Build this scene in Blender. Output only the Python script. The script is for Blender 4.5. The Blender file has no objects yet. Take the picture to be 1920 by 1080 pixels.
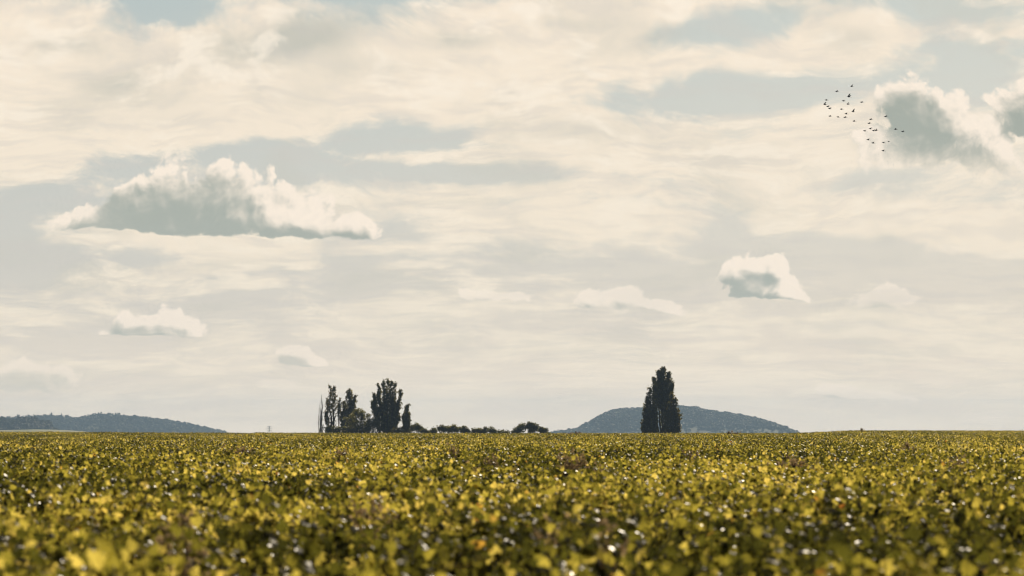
import bpy, math, random
import numpy as np
from mathutils import Vector

# ---------------------------------------------------------------- camera, exposure, sun, sky
C = bpy.data.collections.new("place"); bpy.context.scene.collection.children.link(C)
sc = bpy.context.scene
FPX = 5333.0            # focal length in units of a 1920 px wide frame (100 mm on a 36 mm sensor)
EYE = 1.85              # height of the lens over the ground
HOR = 802.0             # row of the level line in the photograph
HAZE = 6.6e-5           # density of the air box at the end of the script
cam_d = bpy.data.cameras.new("camera"); cam = bpy.data.objects.new("camera", cam_d); C.objects.link(cam)
cam.location = (0, 0, EYE); cam.rotation_euler = (math.radians(90), 0, 0)
cam_d.lens = 100.0; cam_d.sensor_width = 36.0
cam_d.shift_y = (HOR - 540.0) / 1920.0
cam_d.clip_start = 0.5; cam_d.clip_end = 60000.0
cam_d.dof.use_dof = True; cam_d.dof.focus_distance = 420.0; cam_d.dof.aperture_fstop = 3.2
sc.camera = cam
sc.view_settings.view_transform = 'Standard'; sc.view_settings.look = 'None'
sc.view_settings.exposure = 0.0; sc.view_settings.gamma = 1.0
sc.cycles.filter_width = 1.15; sc.cycles.use_adaptive_sampling = True; sc.cycles.adaptive_threshold = 0.02; sc.cycles.adaptive_min_samples = 12
sc.cycles.max_bounces = 6; sc.cycles.diffuse_bounces = 2; sc.cycles.transparent_max_bounces = 8
sc.cycles.caustics_reflective = False; sc.cycles.caustics_refractive = False

SUN_EL, SUN_AZ = math.radians(28), math.radians(14)      # ahead of the camera, to the right of the frame's middle
sun_d = bpy.data.lights.new("sun", 'SUN'); sun_o = bpy.data.objects.new("sun", sun_d); C.objects.link(sun_o)
sun_d.energy = 5.0; sun_d.angle = math.radians(0.5); sun_d.color = (1.0, 0.86, 0.66)
sdir = Vector((math.sin(SUN_AZ) * math.cos(SUN_EL), math.cos(SUN_AZ) * math.cos(SUN_EL), math.sin(SUN_EL)))
sun_o.rotation_euler = sdir.to_track_quat('Z', 'Y').to_euler()
sun_o.location = (0, 0, 120)

def srgb(r, g, b):
    f = lambda c: (c / 255 / 12.92) if c / 255 <= 0.04045 else ((c / 255 + 0.055) / 1.055) ** 2.4
    return (f(r), f(g), f(b))

class NT:                                     # small helper that writes node maths
    def __init__(s, nt): s.nt = nt; nt.nodes.clear()
    def n(s, t, **kw):
        n = s.nt.nodes.new(t)
        for k, v in kw.items(): setattr(n, k, v)
        return n
    def put(s, sock, v):
        if isinstance(v, bpy.types.NodeSocket): s.nt.links.new(v, sock)
        elif isinstance(v, (tuple, list)):
            d = len(sock.default_value); v = tuple(v); sock.default_value = (v + (1.0,))[:d] if len(v) < d else v[:d]
        else: sock.default_value = v
    def m(s, op, a, b=None, c=None, clamp=False):
        n = s.n('ShaderNodeMath', operation=op, use_clamp=clamp)
        for i, v in enumerate((a, b, c)):
            if v is not None: s.put(n.inputs[i], v)
        return n.outputs[0]
    def v(s, op, a, b=None, scale=None):
        n = s.n('ShaderNodeVectorMath', operation=op)
        s.put(n.inputs[0], a)
        if b is not None: s.put(n.inputs[1], b)
        if scale is not None: s.put(n.inputs['Scale'], scale)
        return n.outputs['Value'] if op in ('DOT_PRODUCT', 'LENGTH') else n.outputs[0]
    def xyz(s, x, y, z=0.0):
        n = s.n('ShaderNodeCombineXYZ')
        for i, v in enumerate((x, y, z)): s.put(n.inputs[i], v)
        return n.outputs[0]
    def sep(s, v):
        n = s.n('ShaderNodeSeparateXYZ'); s.put(n.inputs[0], v); return n.outputs
    def noise(s, vec, scale=1.0, detail=5.0, rough=0.55, lac=2.0, dist=0.0, dim='2D', color=False):
        n = s.n('ShaderNodeTexNoise', noise_dimensions=dim)
        s.put(n.inputs['Vector'], vec); s.put(n.inputs['Scale'], scale); s.put(n.inputs['Detail'], detail)
        s.put(n.inputs['Roughness'], rough); s.put(n.inputs['Lacunarity'], lac); s.put(n.inputs['Distortion'], dist)
        return n.outputs['Color' if color else 'Fac'] if 'Fac' in n.outputs else n.outputs[1 if color else 0]
    def step(s, x, lo, hi):
        n = s.n('ShaderNodeMapRange', interpolation_type='SMOOTHSTEP')
        s.put(n.inputs[0], x); s.put(n.inputs[1], lo); s.put(n.inputs[2], hi); n.inputs[3].default_value = 0; n.inputs[4].default_value = 1
        return n.outputs[0]
    def mix(s, f, a, b, mode='MIX'):
        n = s.n('ShaderNodeMix', data_type='RGBA', blend_type=mode); s.put(n.inputs[0], f); s.put(n.inputs[6], a); s.put(n.inputs[7], b)
        return n.outputs[2]

def direction(px, py):                        # a direction in the sky as (azimuth, elevation), both times FPX
    a = math.atan((px - 960) / FPX); e = math.atan((HOR - py) / FPX * math.cos(a))
    return a * FPX, e * FPX

def spot(t, P, x, y, rx, ry, rot):            # squared distance from a lobe's centre, in lobe radii
    cx, cy = direction(x, y)
    if abs(rot) < 1:
        q = t.v('MULTIPLY_ADD', P[0], (1 / rx, 1 / ry, 0)); t.put(q.node.inputs[2], (-cx / rx, -cy / ry, 0))
        return t.v('DOT_PRODUCT', q, q)
    c, s_ = math.cos(math.radians(rot)), math.sin(math.radians(rot))
    u = t.m('MULTIPLY_ADD', P[1], c / rx, t.m('MULTIPLY_ADD', P[2], s_ / rx, -(cx * c + cy * s_) / rx))
    w = t.m('MULTIPLY_ADD', P[1], -s_ / ry, t.m('MULTIPLY_ADD', P[2], c / ry, (cx * s_ - cy * c) / ry))
    return t.m('MULTIPLY_ADD', u, u, t.m('MULTIPLY', w, w))

def trio(t, vec):
    o = t.sep(vec); return (vec, o[0], o[1])

def gauss_sum(t, P, items):                   # sum of soft lobes: (x, y, rx, ry, rot, amount)
    acc = None
    for x, y, rx, ry, rot, amt in items:
        g = t.m('POWER', 0.36788, spot(t, P, x, y, rx, ry, rot))
        acc = t.m('MULTIPLY', g, amt) if acc is None else t.m('MULTIPLY_ADD', g, amt, acc)
    return acc

def lobes(t, P, V, clouds, nz=0.0):                   # heaped clouds: [(base row, softness of base, [(x, y, rx, ry, rot)])] -> height of the nearest lobe
    best = None
    for base, soft, parts in clouds:
        one = None
        for x, y, rx, ry, rot in parts:
            e = t.m('SUBTRACT', 1.0, t.m('SQRT', spot(t, P, x, y, rx, ry, rot)))
            one = e if one is None else t.m('SMOOTH_MAX', one, e, 0.12)
        mid = sum(direction(p[0], base)[0] for p in parts) / len(parts)        # bases sink a little towards the right
        cut = t.m('MULTIPLY_ADD', V, 1 / soft, t.m('MULTIPLY_ADD', P[1], .03 / soft, -(direction(960, base)[1] + .03 * mid) / soft))
        one = t.m('MINIMUM', t.m('ADD', one, nz), t.m('MULTIPLY_ADD', nz, .85, cut)) if nz else t.m('MINIMUM', one, cut)
        best = one if best is None else t.m('MAXIMUM', best, one)
    return best

K = 10.0                                      # colours below are what the sky should measure; the Background strength is 0.1
def kc(r, g, b, k=1.0): return tuple(c * K * k for c in srgb(r, g, b))

world = bpy.data.worlds.new("World"); sc.world = world; world.use_nodes = True; world.cycles.sampling_method = 'NONE'
t = NT(world.node_tree)
gen = t.n('ShaderNodeTexCoord').outputs['Generated']
dx, dy, dz = t.sep(gen)
az = t.m('ARCTAN2', dx, dy); el = t.m('ARCSINE', dz)
U = t.m('MULTIPLY', az, FPX); V = t.m('MULTIPLY', el, FPX)
sky = t.n('ShaderNodeTexSky', sky_type='NISHITA'); sky.sun_disc = False
sky.sun_elevation = SUN_EL; sky.sun_rotation = SUN_AZ; sky.dust_density = 3.0; sky.altitude = 150
nish = sky.outputs[0]

# the stretch of sky ahead: sheets of high cloud with gaps, and separate heaped clouds
P = t.xyz(U, V)
lv = t.m('MULTIPLY', t.m('LOGARITHM', t.m('ADD', t.m('MAXIMUM', V, -60.0), 190.0), math.e), 420.0)      # sheets foreshorten towards the horizon
Q = t.xyz(U, lv)
warp_n = t.noise(t.v('MULTIPLY', Q, (1 / 520, 1 / 190, 0)), 1, 4, .5, color=True)
warp = t.v('MULTIPLY', t.v('SUBTRACT', warp_n, (.5, .5, .5)), (250, 80, 0))
Qw = t.v('ADD', Q, warp)
Pw = t.v('ADD', P, t.v('SCALE', warp, scale=0.6))
sheet = t.noise(t.v('MULTIPLY', Qw, (1 / 430, 1 / 105, 0)), 1, 9, .61)
fine = t.noise(t.v('MULTIPLY', t.v('ADD', Qw, (900, 300, 0)), (1 / 170, 1 / 42, 0)), 1, 8, .67)
COVER = [(300, 600, 170, 34, 0, -.45), (1420, 540, 170, 40, 0, -.3), (550, 668, 90, 30, 0, -.4), (1170, 545, 180, 30, 0, -.3),  # x, y, rx, ry, rot (degrees, counter-clockwise), amount
    (330, 22, 95, 30, -5, -1.0), (640, -8, 150, 14, 0, -1.0), (1390, 50, 150, 32, 8, -.9), (1780, 12, 240, 28, -6, -1.0), (1840, 110, 110, 60, -25, -.75),
    (30, 400, 150, 48, 6, -.85), (390, 300, 330, 26, 7, -.8), (560, 330, 140, 30, 0, -.8), (800, 262, 120, 24, -4, -.9), (960, 330, 190, 20, -2, -.85),
    (1340, 165, 170, 42, 4, -.85), (1560, 150, 180, 30, 6, -.7), (1760, 160, 110, 40, -15, -.6), (1540, 470, 520, 48, -5, -.62), (1200, 500, 260, 48, 0, -.6),
    (130, 500, 220, 32, 3, -.5), (1240, 385, 150, 12, -5, -.5), (1500, 300, 90, 22, -20, -.45), (690, 545, 240, 14, 0, -.3), (1640, 340, 120, 18, 5, -.4),
    (1160, 620, 260, 26, 0, -.25), (60, 640, 160, 20, 0, -.2), (1540, 600, 340, 18, 0, .2), (560, 610, 240, 22, 0, -.3),
    (250, 150, 420, 120, -2, .75), (720, 110, 360, 90, 3, .75), (1120, 90, 260, 90, -12, .6), (1010, 225, 330, 55, -6, .35), (420, 235, 330, 50, 6, .6),
    (1560, 65, 170, 42, 12, .6), (1250, 290, 330, 50, -14, .5), (1100, 345, 330, 22, -3, .35), (1450, 400, 560, 36, -3, .6), (900, 395, 320, 42, -3, .5), (1750, 300, 200, 60, 0, .4),
    (1880, 60, 70, 60, -50, .6), (640, 470, 330, 22, 6, .35), (500, 530, 330, 16, 6, .3), (420, 455, 300, 18, 0, .4), (1700, 430, 280, 26, -8, .4),
    (980, 292, 260, 10, -2, .5), (820, 300, 140, 8, -2, .45), (60, 310, 160, 40, 8, .5), (180, 590, 260, 12, 5, .25), (850, 620, 420, 14, 2, .15)]
Pw3 = trio(t, Pw)
cov = gauss_sum(t, Pw3, COVER)
c1 = t.m('ADD', t.m('MULTIPLY', t.m('SUBTRACT', sheet, .5), 2.7), t.m('MULTIPLY', t.m('SUBTRACT', fine, .5), 1.8))
c1 = t.m('ADD', c1, cov)
cover = t.step(c1, -.42, .36)
up = t.m('DIVIDE', V, 800.0, clamp=True)      # 0 at the horizon, 1 at about 8.6 degrees up
gap = t.mix(up, kc(217, 211, 203), kc(168, 186, 190))
gap = t.mix(.1, gap, t.v('MULTIPLY', nish, (.9, .82, .7)))
cream = t.mix(up, kc(244, 232, 211), kc(249, 234, 213))
lowmix = t.step(V, 330, 60)                   # low down the sheets melt into one another
cover = t.m('ADD', t.m('MULTIPLY', cover, t.m('SUBTRACT', 1.0, t.m('MULTIPLY', lowmix, .45))), t.m('MULTIPLY', lowmix, .36))
col = t.mix(cover, gap, cream)
GREY = [(600, 70, 110, 32, 12, .75), (450, 105, 150, 28, 8, .5), (850, 72, 80, 18, 0, .6), (90, 76, 60, 16, 0, .5), (190, 150, 60, 24, 0, .5), (400, 78, 90, 30, 0, .3),
        (1110, 245, 150, 24, 0, .45), (1270, 62, 60, 18, 0, .4), (1595, 66, 40, 20, 0, .45), (1080, 40, 90, 14, 0, .35), (640, 380, 70, 8, 0, .3), (860, 376, 110, 8, 0, .35),
        (320, 225, 150, 20, 0, .2), (700, 130, 110, 20, 8, .25), (70, 710, 120, 22, 0, .75), (380, 500, 200, 12, 4, .3), (1160, 90, 90, 20, 0, .2), (300, 190, 200, 16, 0, .2)]
gsum = gauss_sum(t, Pw3, GREY)
mott = t.noise(t.v('MULTIPLY', t.v('ADD', Qw, (300, 2900, 0)), (1 / 210, 1 / 78, 0)), 1, 7, .58)
gm = t.m('MULTIPLY', t.m('ADD', t.m('MULTIPLY', t.step(mott, .47, .72), .32), t.m('MULTIPLY', gsum, t.m('ADD', .35, mott))), 1.0, clamp=True)
col = t.mix(gm, col, kc(203, 200, 187))
streak = t.noise(t.v('MULTIPLY', t.v('ADD', Qw, (5000, 70, 0)), (1 / 150, 1 / 17, 0)), 1, 6, .6)
col = t.mix(t.m('MULTIPLY', t.step(streak, .46, .68), .30), col, kc(211, 205, 196))
hot = t.m('MULTIPLY', t.step(t.m('SUBTRACT', fine, t.m('MULTIPLY', t.m('SUBTRACT', streak, .5), .6)), .5, .7), t.m('MULTIPLY', cover, .68))
col = t.mix(hot, col, t.mix(up, kc(244, 232, 211), kc(255, 243, 225)))

HEAPS = [
    (449, 24, [(262, 385, 62, 84, 0), (232, 420, 70, 62, 0), (350, 380, 100, 102, 0), (405, 378, 90, 96, 0), (300, 400, 90, 90, 0), (440, 400, 115, 92, 0), (505, 395, 84, 90, 0), (575, 418, 90, 80, -15), (650, 440, 66, 58, -20), (165, 415, 84, 32, 6)]),
    (566, 22, [(1384, 516, 46, 48, 0), (1416, 504, 52, 44, 0), (1452, 508, 46, 42, 0), (1425, 540, 84, 46, 0), (1478, 536, 50, 44, -30), (1500, 552, 40, 26, -15)]),
    (633, 9, [(238, 612, 40, 44, 0), (300, 616, 56, 48, 0), (270, 630, 90, 28, 0), (362, 624, 62, 36, -12)]),
    (345, 90, [(1700, 212, 92, 80, 0), (1762, 235, 108, 84, -15), (1680, 270, 120, 80, 0), (1830, 285, 110, 75, -20), (1790, 330, 200, 70, -8)]),
    (330, 60, [(1915, 215, 84, 90, 0), (1850, 270, 100, 70, 0), (1980, 230, 90, 110, 0)]),
    (594, 18, [(1110, 560, 60, 30, 0), (1180, 562, 84, 34, 0), (1245, 576, 66, 25, -14)]),
    (688, 7, [(548, 665, 40, 30, 0), (570, 678, 40, 19, -20)]),
    (568, 12, [(880, 553, 32, 18, 0), (925, 555, 70, 17, 0)]),
    (748, 9, [(1560, 728, 54, 18, 0), (1620, 742, 84, 18, -4), (1700, 748, 90, 16, -4)]),
    (742, 16, [(60, 705, 130, 40, 0)]),
    (736, 8, [(520, 724, 50, 18, 0)]), (800, 20, [(1850, 782, 66, 19, 0)]), (588, 22, [(1660, 565, 80, 30, 0)])]
NEAR = [(5000, 1, [(400, 385, 330, 90, 0)]), (5000, 1, [(1430, 525, 130, 60, 0)]), (5000, 1, [(300, 605, 130, 40, 0)]), (5000, 1, [(1800, 235, 240, 150, 0)]),
        (5000, 1, [(1175, 565, 150, 40, 0)]), (5000, 1, [(555, 668, 60, 30, 0)]), (5000, 1, [(915, 553, 80, 22, 0)]), (5000, 1, [(1640, 740, 180, 30, 0)]), (5000, 1, [(60, 705, 150, 40, 0)]),
        (5000, 1, [(520, 724, 60, 20, 0)]), (5000, 1, [(1850, 782, 80, 20, 0)]), (5000, 1, [(1660, 565, 100, 32, 0)])]
THICK = [(325, 402, 128, 52, 0, 1.4), (250, 425, 66, 28, 0, .9), (470, 440, 230, 15, 0, 1.0), (560, 447, 120, 10, -3, .7), (268, 348, 20, 22, 0, .4), (540, 365, 50, 20, 0, .22), (455, 385, 36, 16, -30, .3), (683, 440, 12, 22, 0, .7), (400, 350, 60, 26, 0, .35),
         (1395, 540, 46, 24, 0, 1.2), (1440, 522, 26, 10, -20, .6), (1450, 560, 50, 8, -4, .4),
         (236, 612, 32, 24, 0, .7), (300, 622, 70, 9, 0, .4), (360, 618, 30, 9, 0, .2),
         (1708, 190, 42, 38, 0, 1.0), (1715, 235, 60, 42, 0, .95), (1750, 285, 100, 30, -22, .8), (1650, 215, 50, 24, 0, .4), (1915, 240, 52, 28, 0, 1.1), (1905, 205, 36, 36, 0, .6), (1860, 320, 80, 20, -10, .3),
         (548, 668, 44, 24, 0, 1.5), (60, 708, 140, 30, 0, .9)]
FAINT = [(300, 605, 140, 40, 0, -.15), (548, 668, 50, 30, 0, -.3), (1740, 345, 300, 44, 0, -.8), (1170, 565, 150, 44, 0, -.4), (915, 553, 90, 24, 0, -.45), (1640, 740, 170, 28, 0, -.4), (60, 705, 170, 50, 0, -.45), (520, 724, 70, 24, 0, -.7), (1850, 782, 90, 24, 0, -.7), (1660, 565, 100, 34, 0, -.75), (548, 668, 70, 40, 0, -.1), (160, 415, 60, 40, 0, -.15)]
hw = t.noise(t.v('SCALE', P, scale=1 / 150), 1, 3, .5, color=True)
H0 = t.v('ADD', P, t.v('MULTIPLY', t.v('SUBTRACT', hw, (.5, .5, .5)), (70, 34, 0)))
def heap(shift):
    A = t.v('ADD', H0, (shift[0], shift[1], 0)); Vs = t.m('MULTIPLY_ADD', t.sep(hw)[1], 26.0, t.m('ADD', V, shift[1] - 13))
    w2 = t.noise(t.v('SCALE', A, scale=1 / 30), 1, 3, .6, color=True)
    B = t.v('ADD', A, t.v('SCALE', t.v('SUBTRACT', w2, (.5, .5, .5)), scale=11))
    vo = t.n('ShaderNodeTexVoronoi', voronoi_dimensions='2D', feature='SMOOTH_F1'); t.put(vo.inputs['Vector'], t.v('SCALE', B, scale=1 / 58))
    vo.inputs['Scale'].default_value = 1; vo.inputs['Detail'].default_value = 3; vo.inputs['Roughness'].default_value = .58; vo.inputs['Smoothness'].default_value = .3
    fb = t.noise(t.v('SCALE', A, scale=1 / 40), 1, 8, .68)
    D = lobes(t, trio(t, A), Vs, HEAPS, t.m('ADD', t.m('MULTIPLY', t.m('SUBTRACT', .44, vo.outputs['Distance']), .46), t.m('MULTIPLY', t.m('SUBTRACT', fb, .5), .40)))
    return D, None, fb
Da, Ma, fa = heap((0, 0))
Db, Mb, fb_ = heap((9, 14))
A2 = t.v('ADD', H0, (14, 24, 0)); Mb = lobes(t, trio(t, A2), t.m('ADD', V, 24), HEAPS)                  # the same cloud a little nearer the sun: what shades this spot
alpha = t.step(Da, -.01, .2)
alpha = t.m('MULTIPLY', alpha, t.m('ADD', 1.0, gauss_sum(t, (P, U, V), FAINT), clamp=True))
relief = t.m('MULTIPLY', t.m('SUBTRACT', Db, Da), 1.5)
thick = gauss_sum(t, trio(t, t.v('ADD', H0, t.v('SCALE', t.v('SUBTRACT', warp_n, (.5, .5, .5)), scale=30))), THICK)
inner = t.step(Da, .1, .8)
core = t.m('TANH', t.m('MULTIPLY', thick, 1.3))
dark = t.m('ADD', t.m('MULTIPLY', core, t.m('MULTIPLY_ADD', t.step(t.m('MULTIPLY_ADD', Mb, .75, t.m('MULTIPLY', Db, .3)), -.04, .36), .93, .09)), t.m('MULTIPLY', relief, t.m('MULTIPLY_ADD', core, -.5, 1.0)))
dark = t.m('ADD', dark, t.m('MULTIPLY', inner, .12))
heapc = t.mix(t.m('MULTIPLY', t.step(dark, -.12, 1.12), 1.0, clamp=True), kc(253, 239, 221), t.mix(up, kc(184, 188, 179), kc(163, 169, 158)))
# air near the horizon: pale and warm
air = t.m('MULTIPLY', t.step(V, 230, -60), .55)
def bg(c):
    n = t.n('ShaderNodeBackground'); t.put(n.inputs[0], t.mix(air, c, kc(255, 232, 203, 1.27))); n.inputs[1].default_value = 0.1
    return n.outputs[0]
def mixsh(f, a, b):
    n = t.n('ShaderNodeMixShader'); t.put(n.inputs[0], f); t.nt.links.new(a, n.inputs[1]); t.nt.links.new(b, n.inputs[2])
    return n.outputs[0]
sheets = bg(col)
heaps = mixsh(alpha, bg(col), bg(heapc))
near_heap = t.step(lobes(t, (P, U, V), V, [(b_, s_, [(x, y, rx + 50, ry + 34, r_) for x, y, rx, ry, r_ in p_]) for b_, s_, p_ in NEAR]), -.02, .02)
front = mixsh(near_heap, sheets, heaps)

# everywhere else: broken cloud over the sky texture, brighter towards the sun
far = t.noise(t.v('DIVIDE', gen, t.xyz(t.m('ADD', t.m('ABSOLUTE', dz), .12), t.m('ADD', t.m('ABSOLUTE', dz), .12), 1.0)), 1.3, 4, .55, dim='3D')
toward = t.m('MULTIPLY_ADD', t.v('DOT_PRODUCT', gen, tuple(sdir)), .5, .5)
cl = t.v('SCALE', kc(250, 238, 218), scale=t.m('MULTIPLY_ADD', t.m('POWER', toward, 3.0), .5, .05))
rest = t.mix(t.step(far, .44, .66), t.v('MULTIPLY', nish, (.42, .42, .42)), cl)
back = t.n('ShaderNodeBackground'); t.put(back.inputs[0], rest); back.inputs[1].default_value = 0.1
win = t.m('MULTIPLY', t.step(t.m('ABSOLUTE', az), .46, .36), t.step(el, .30, .20))
ms = t.n('ShaderNodeMixShader'); t.put(ms.inputs[0], win); t.nt.links.new(back.outputs[0], ms.inputs[1]); t.nt.links.new(front, ms.inputs[2])
wo = t.n('ShaderNodeOutputWorld'); t.nt.links.new(ms.outputs[0], wo.inputs[0])

# ---------------------------------------------------------------- helpers
def at(px, py, Y):                            # a point Y metres ahead seen at column px, row py of the photograph
    return ((px - 960) / FPX * Y, Y, EYE + (HOR - py) / FPX * Y)

def mesh_object(name, V, F, mat, parent=None, tint=None, smooth=False, uv=None):
    V = np.asarray(V, dtype=np.float32).reshape(-1, 3)
    me = bpy.data.meshes.new(name); me.vertices.add(len(V)); me.vertices.foreach_set("co", V.ravel())
    if isinstance(F, np.ndarray): F = [F]
    F = [f for f in F if len(f)]
    loops = np.concatenate([f.ravel() for f in F]).astype(np.int32)
    tot = np.concatenate([np.full(len(f), f.shape[1]) for f in F]).astype(np.int32)
    st = np.concatenate([[0], np.cumsum(tot)[:-1]]).astype(np.int32)
    me.loops.add(len(loops)); me.loops.foreach_set("vertex_index", loops)
    me.polygons.add(len(tot)); me.polygons.foreach_set("loop_start", st); me.polygons.foreach_set("loop_total", tot)
    if tint is not None:
        a = me.attributes.new("tint", 'FLOAT', 'POINT'); a.data.foreach_set("value", np.asarray(tint, dtype=np.float32))
    me.update(calc_edges=True)
    me.polygons.foreach_set("use_smooth", np.full(len(tot), bool(smooth)))
    me.materials.append(mat)
    o = bpy.data.objects.new(name, me); C.objects.link(o)
    if parent is not None: o.parent = parent
    return o

def thing(name, label, cat, loc=(0, 0, 0), group=None):
    o = bpy.data.objects.new(name, None); C.objects.link(o); o.location = loc; o.empty_display_size = 0.5
    o['label'] = label; o['category'] = cat
    if group: o['group'] = group
    return o

def tubes(paths, sides=5):                    # [(points n x 3, radii n)] -> verts, quads
    Vs, Fs, base = [], [], 0
    for pts, rad in paths:
        pts = np.asarray(pts, float); rad = np.asarray(rad, float); n = len(pts)
        d = np.gradient(pts, axis=0); d /= np.linalg.norm(d, axis=1)[:, None] + 1e-9
        ref = np.where(np.abs(d[:, 2:3]) > .9, np.array([[1., 0, 0]]), np.array([[0, 0, 1.]]))
        a = np.cross(d, ref); a /= np.linalg.norm(a, axis=1)[:, None] + 1e-9; b = np.cross(d, a)
        an = np.arange(sides) / sides * 2 * math.pi
        ring = pts[:, None] + rad[:, None, None] * (np.cos(an)[None, :, None] * a[:, None] + np.sin(an)[None, :, None] * b[:, None])
        Vs.append(ring.reshape(-1, 3))
        i = np.arange(n - 1)[:, None] * sides; j = np.arange(sides)[None]; k = (j + 1) % sides
        Fs.append(np.stack([i + j, i + k, i + sides + k, i + sides + j], -1).reshape(-1, 4) + base); base += n * sides
    return np.concatenate(Vs), np.concatenate(Fs)

def unit(v): return v / (np.linalg.norm(v, axis=-1, keepdims=True) + 1e-9)

def leaves(pos, nrm, tip, size, tmpl, faces): # copies of a leaf outline: tmpl m x 3 in (across, along, up), one per position
    n = unit(nrm); y = unit(tip - n * np.sum(tip * n, -1, keepdims=True)); x = np.cross(y, n)
    T = np.asarray(tmpl, float)
    V = pos[:, None] + size[:, None, None] * (T[None, :, 0:1] * x[:, None] + T[None, :, 1:2] * y[:, None] + T[None, :, 2:3] * n[:, None])
    F = np.asarray(faces)[None] + (np.arange(len(pos)) * len(T))[:, None, None]
    return V.reshape(-1, 3), F.reshape(-1, F.shape[-1])

LEAF = [(0, .05, .02), (.10, -.18, -.02), (.42, -.22, -.10), (.50, .12, -.08), (.34, .20, -.02), (.36, .50, -.08), (.15, .42, 0), (0, .72, -.10),
        (-.15, .42, 0), (-.36, .50, -.10), (-.34, .20, -.02), (-.50, .12, -.06), (-.42, -.22, -.12), (-.10, -.18, -.02)]
LEAF_F = [(0, i, i % 13 + 1) for i in range(1, 14)]
MID = [(0, -.25, 0), (.48, -.05, -.10), (.30, .45, -.06), (0, .68, -.08), (-.30, .45, -.08), (-.48, -.05, -.12), (0, .1, .04)]
MID_F = [(6, i, (i + 1) % 6) for i in range(6)]
FAR = [(0, -.4, 0), (.45, .05, -.12), (0, .55, 0), (-.45, .05, -.08)]
FAR_F = [(0, 1, 2), (0, 2, 3)]

# ---------------------------------------------------------------- materials
def leaf_mat(name, ramp, trans_gain=(1.5, 1.35, .5), rough=.38, trans=.5, spec=.5):
    m = bpy.data.materials.new(name); m.use_nodes = True; t = NT(m.node_tree)
    a = t.n('ShaderNodeAttribute', attribute_name='tint', attribute_type='GEOMETRY').outputs['Fac']
    r = t.n('ShaderNodeValToRGB'); t.put(r.inputs[0], a); els = r.color_ramp.elements
    while len(els) < len(ramp): els.new(.5)
    for e, (p, c) in zip(els, ramp): e.position = p; e.color = (*c, 1)
    base = r.outputs[0]
    b = t.n('ShaderNodeBsdfPrincipled'); t.put(b.inputs['Base Color'], base); t.put(b.inputs['Roughness'], rough); t.put(b.inputs['Specular IOR Level'], spec)
    tr = t.n('ShaderNodeBsdfTranslucent'); t.put(tr.inputs[0], t.v('MULTIPLY', base, trans_gain))
    ms = t.n('ShaderNodeMixShader'); t.put(ms.inputs[0], trans); t.nt.links.new(b.outputs[0], ms.inputs[1]); t.nt.links.new(tr.outputs[0], ms.inputs[2])
    o = t.n('ShaderNodeOutputMaterial'); t.nt.links.new(ms.outputs[0], o.inputs[0])
    return m

def plain_mat(name, c1, c2, scale=1.0, rough=.85, detail=6, bump=0.0, stretch=(1, 1, 1), third=None):
    m = bpy.data.materials.new(name); m.use_nodes = True; t = NT(m.node_tree)
    co = t.v('MULTIPLY', t.n('ShaderNodeTexCoord').outputs['Object'], stretch)
    n = t.noise(co, scale, detail, .6, dim='3D')
    col = t.mix(t.step(n, .35, .65), c1, c2)
    if third: col = t.mix(t.step(t.noise(co, scale * .13, 4, .55, dim='3D'), .5, .6), col, third)
    b = t.n('ShaderNodeBsdfPrincipled'); t.put(b.inputs['Base Color'], col); t.put(b.inputs['Roughness'], rough); t.put(b.inputs['Specular IOR Level'], .2)
    if bump:
        bp = t.n('ShaderNodeBump'); t.put(bp.inputs['Height'], n); t.put(bp.inputs['Strength'], bump); t.nt.links.new(bp.outputs[0], b.inputs['Normal'])
    o = t.n('ShaderNodeOutputMaterial'); t.nt.links.new(b.outputs[0], o.inputs[0])
    return m

M_VINE = leaf_mat("vine_leaf", [(0, (.014, .017, .006)), (.35, (.045, .05, .011)), (.62, (.165, .162, .036)), (.87, (.31, .285, .095)), (.94, (.24, .16, .04)), (1, (.13, .06, .02))], (2.85, 2.45, 1.5), .36, .66, .32)
M_POPLAR = leaf_mat("poplar_leaf", [(0, (.036, .036, .010)), (.5, (.08, .078, .019)), (1, (.24, .21, .05))], (2.2, 2.0, .7), .42, .3, .4)
M_PALE = leaf_mat("pale_leaf", [(0, (.06, .065, .02)), (.5, (.13, .135, .04)), (1, (.24, .22, .07))], (2.0, 1.8, .7), .45, .4, .4)
M_RUST = leaf_mat("thinning_leaf", [(0, (.04, .045, .015)), (.6, (.10, .095, .03)), (1, (.22, .17, .05))], (2.2, 1.9, .7), .45, .35, .4)
M_BUSH = leaf_mat("bush_leaf", [(0, (.04, .045, .014)), (.5, (.10, .105, .03)), (1, (.24, .22, .06))], (2.0, 1.9, .7), .45, .3, .4)
M_FOREST = leaf_mat("forest_leaf", [(0, (.03, .042, .016)), (.5, (.055, .07, .024)), (1, (.11, .125, .04))], (1, 1, .5), .6, .1, .1)
M_WEED = leaf_mat("dry_weed", [(0, (.16, .135, .085)), (.5, (.28, .235, .15)), (1, (.42, .36, .24))], (1.2, 1.0, .8), .6, .5, .2)
M_BARK = plain_mat("bark", (.045, .036, .028), (.10, .085, .065), 9, .9, 6, .5, (1, 1, .25))
M_SHOOT = plain_mat("vine_wood", (.12, .09, .045), (.22, .16, .08), 20, .8)
M_GROUND = plain_mat("soil_and_weeds", (.07, .05, .03), (.07, .085, .025), 1.6, .95, 8, .4, third=(.11, .09, .05))
M_SLOPE = plain_mat("hill_ground", (.05, .065, .024), (.08, .09, .035), .004, .95, 6, 0, (1, .4, 1), third=(.085, .09, .045))
M_STEEL = plain_mat("galvanised_steel", (.22, .23, .24), (.3, .3, .3), 2, .5)
M_BIRD = plain_mat("dark_feathers", (.012, .012, .014), (.028, .026, .026), 12, .6)

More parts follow.
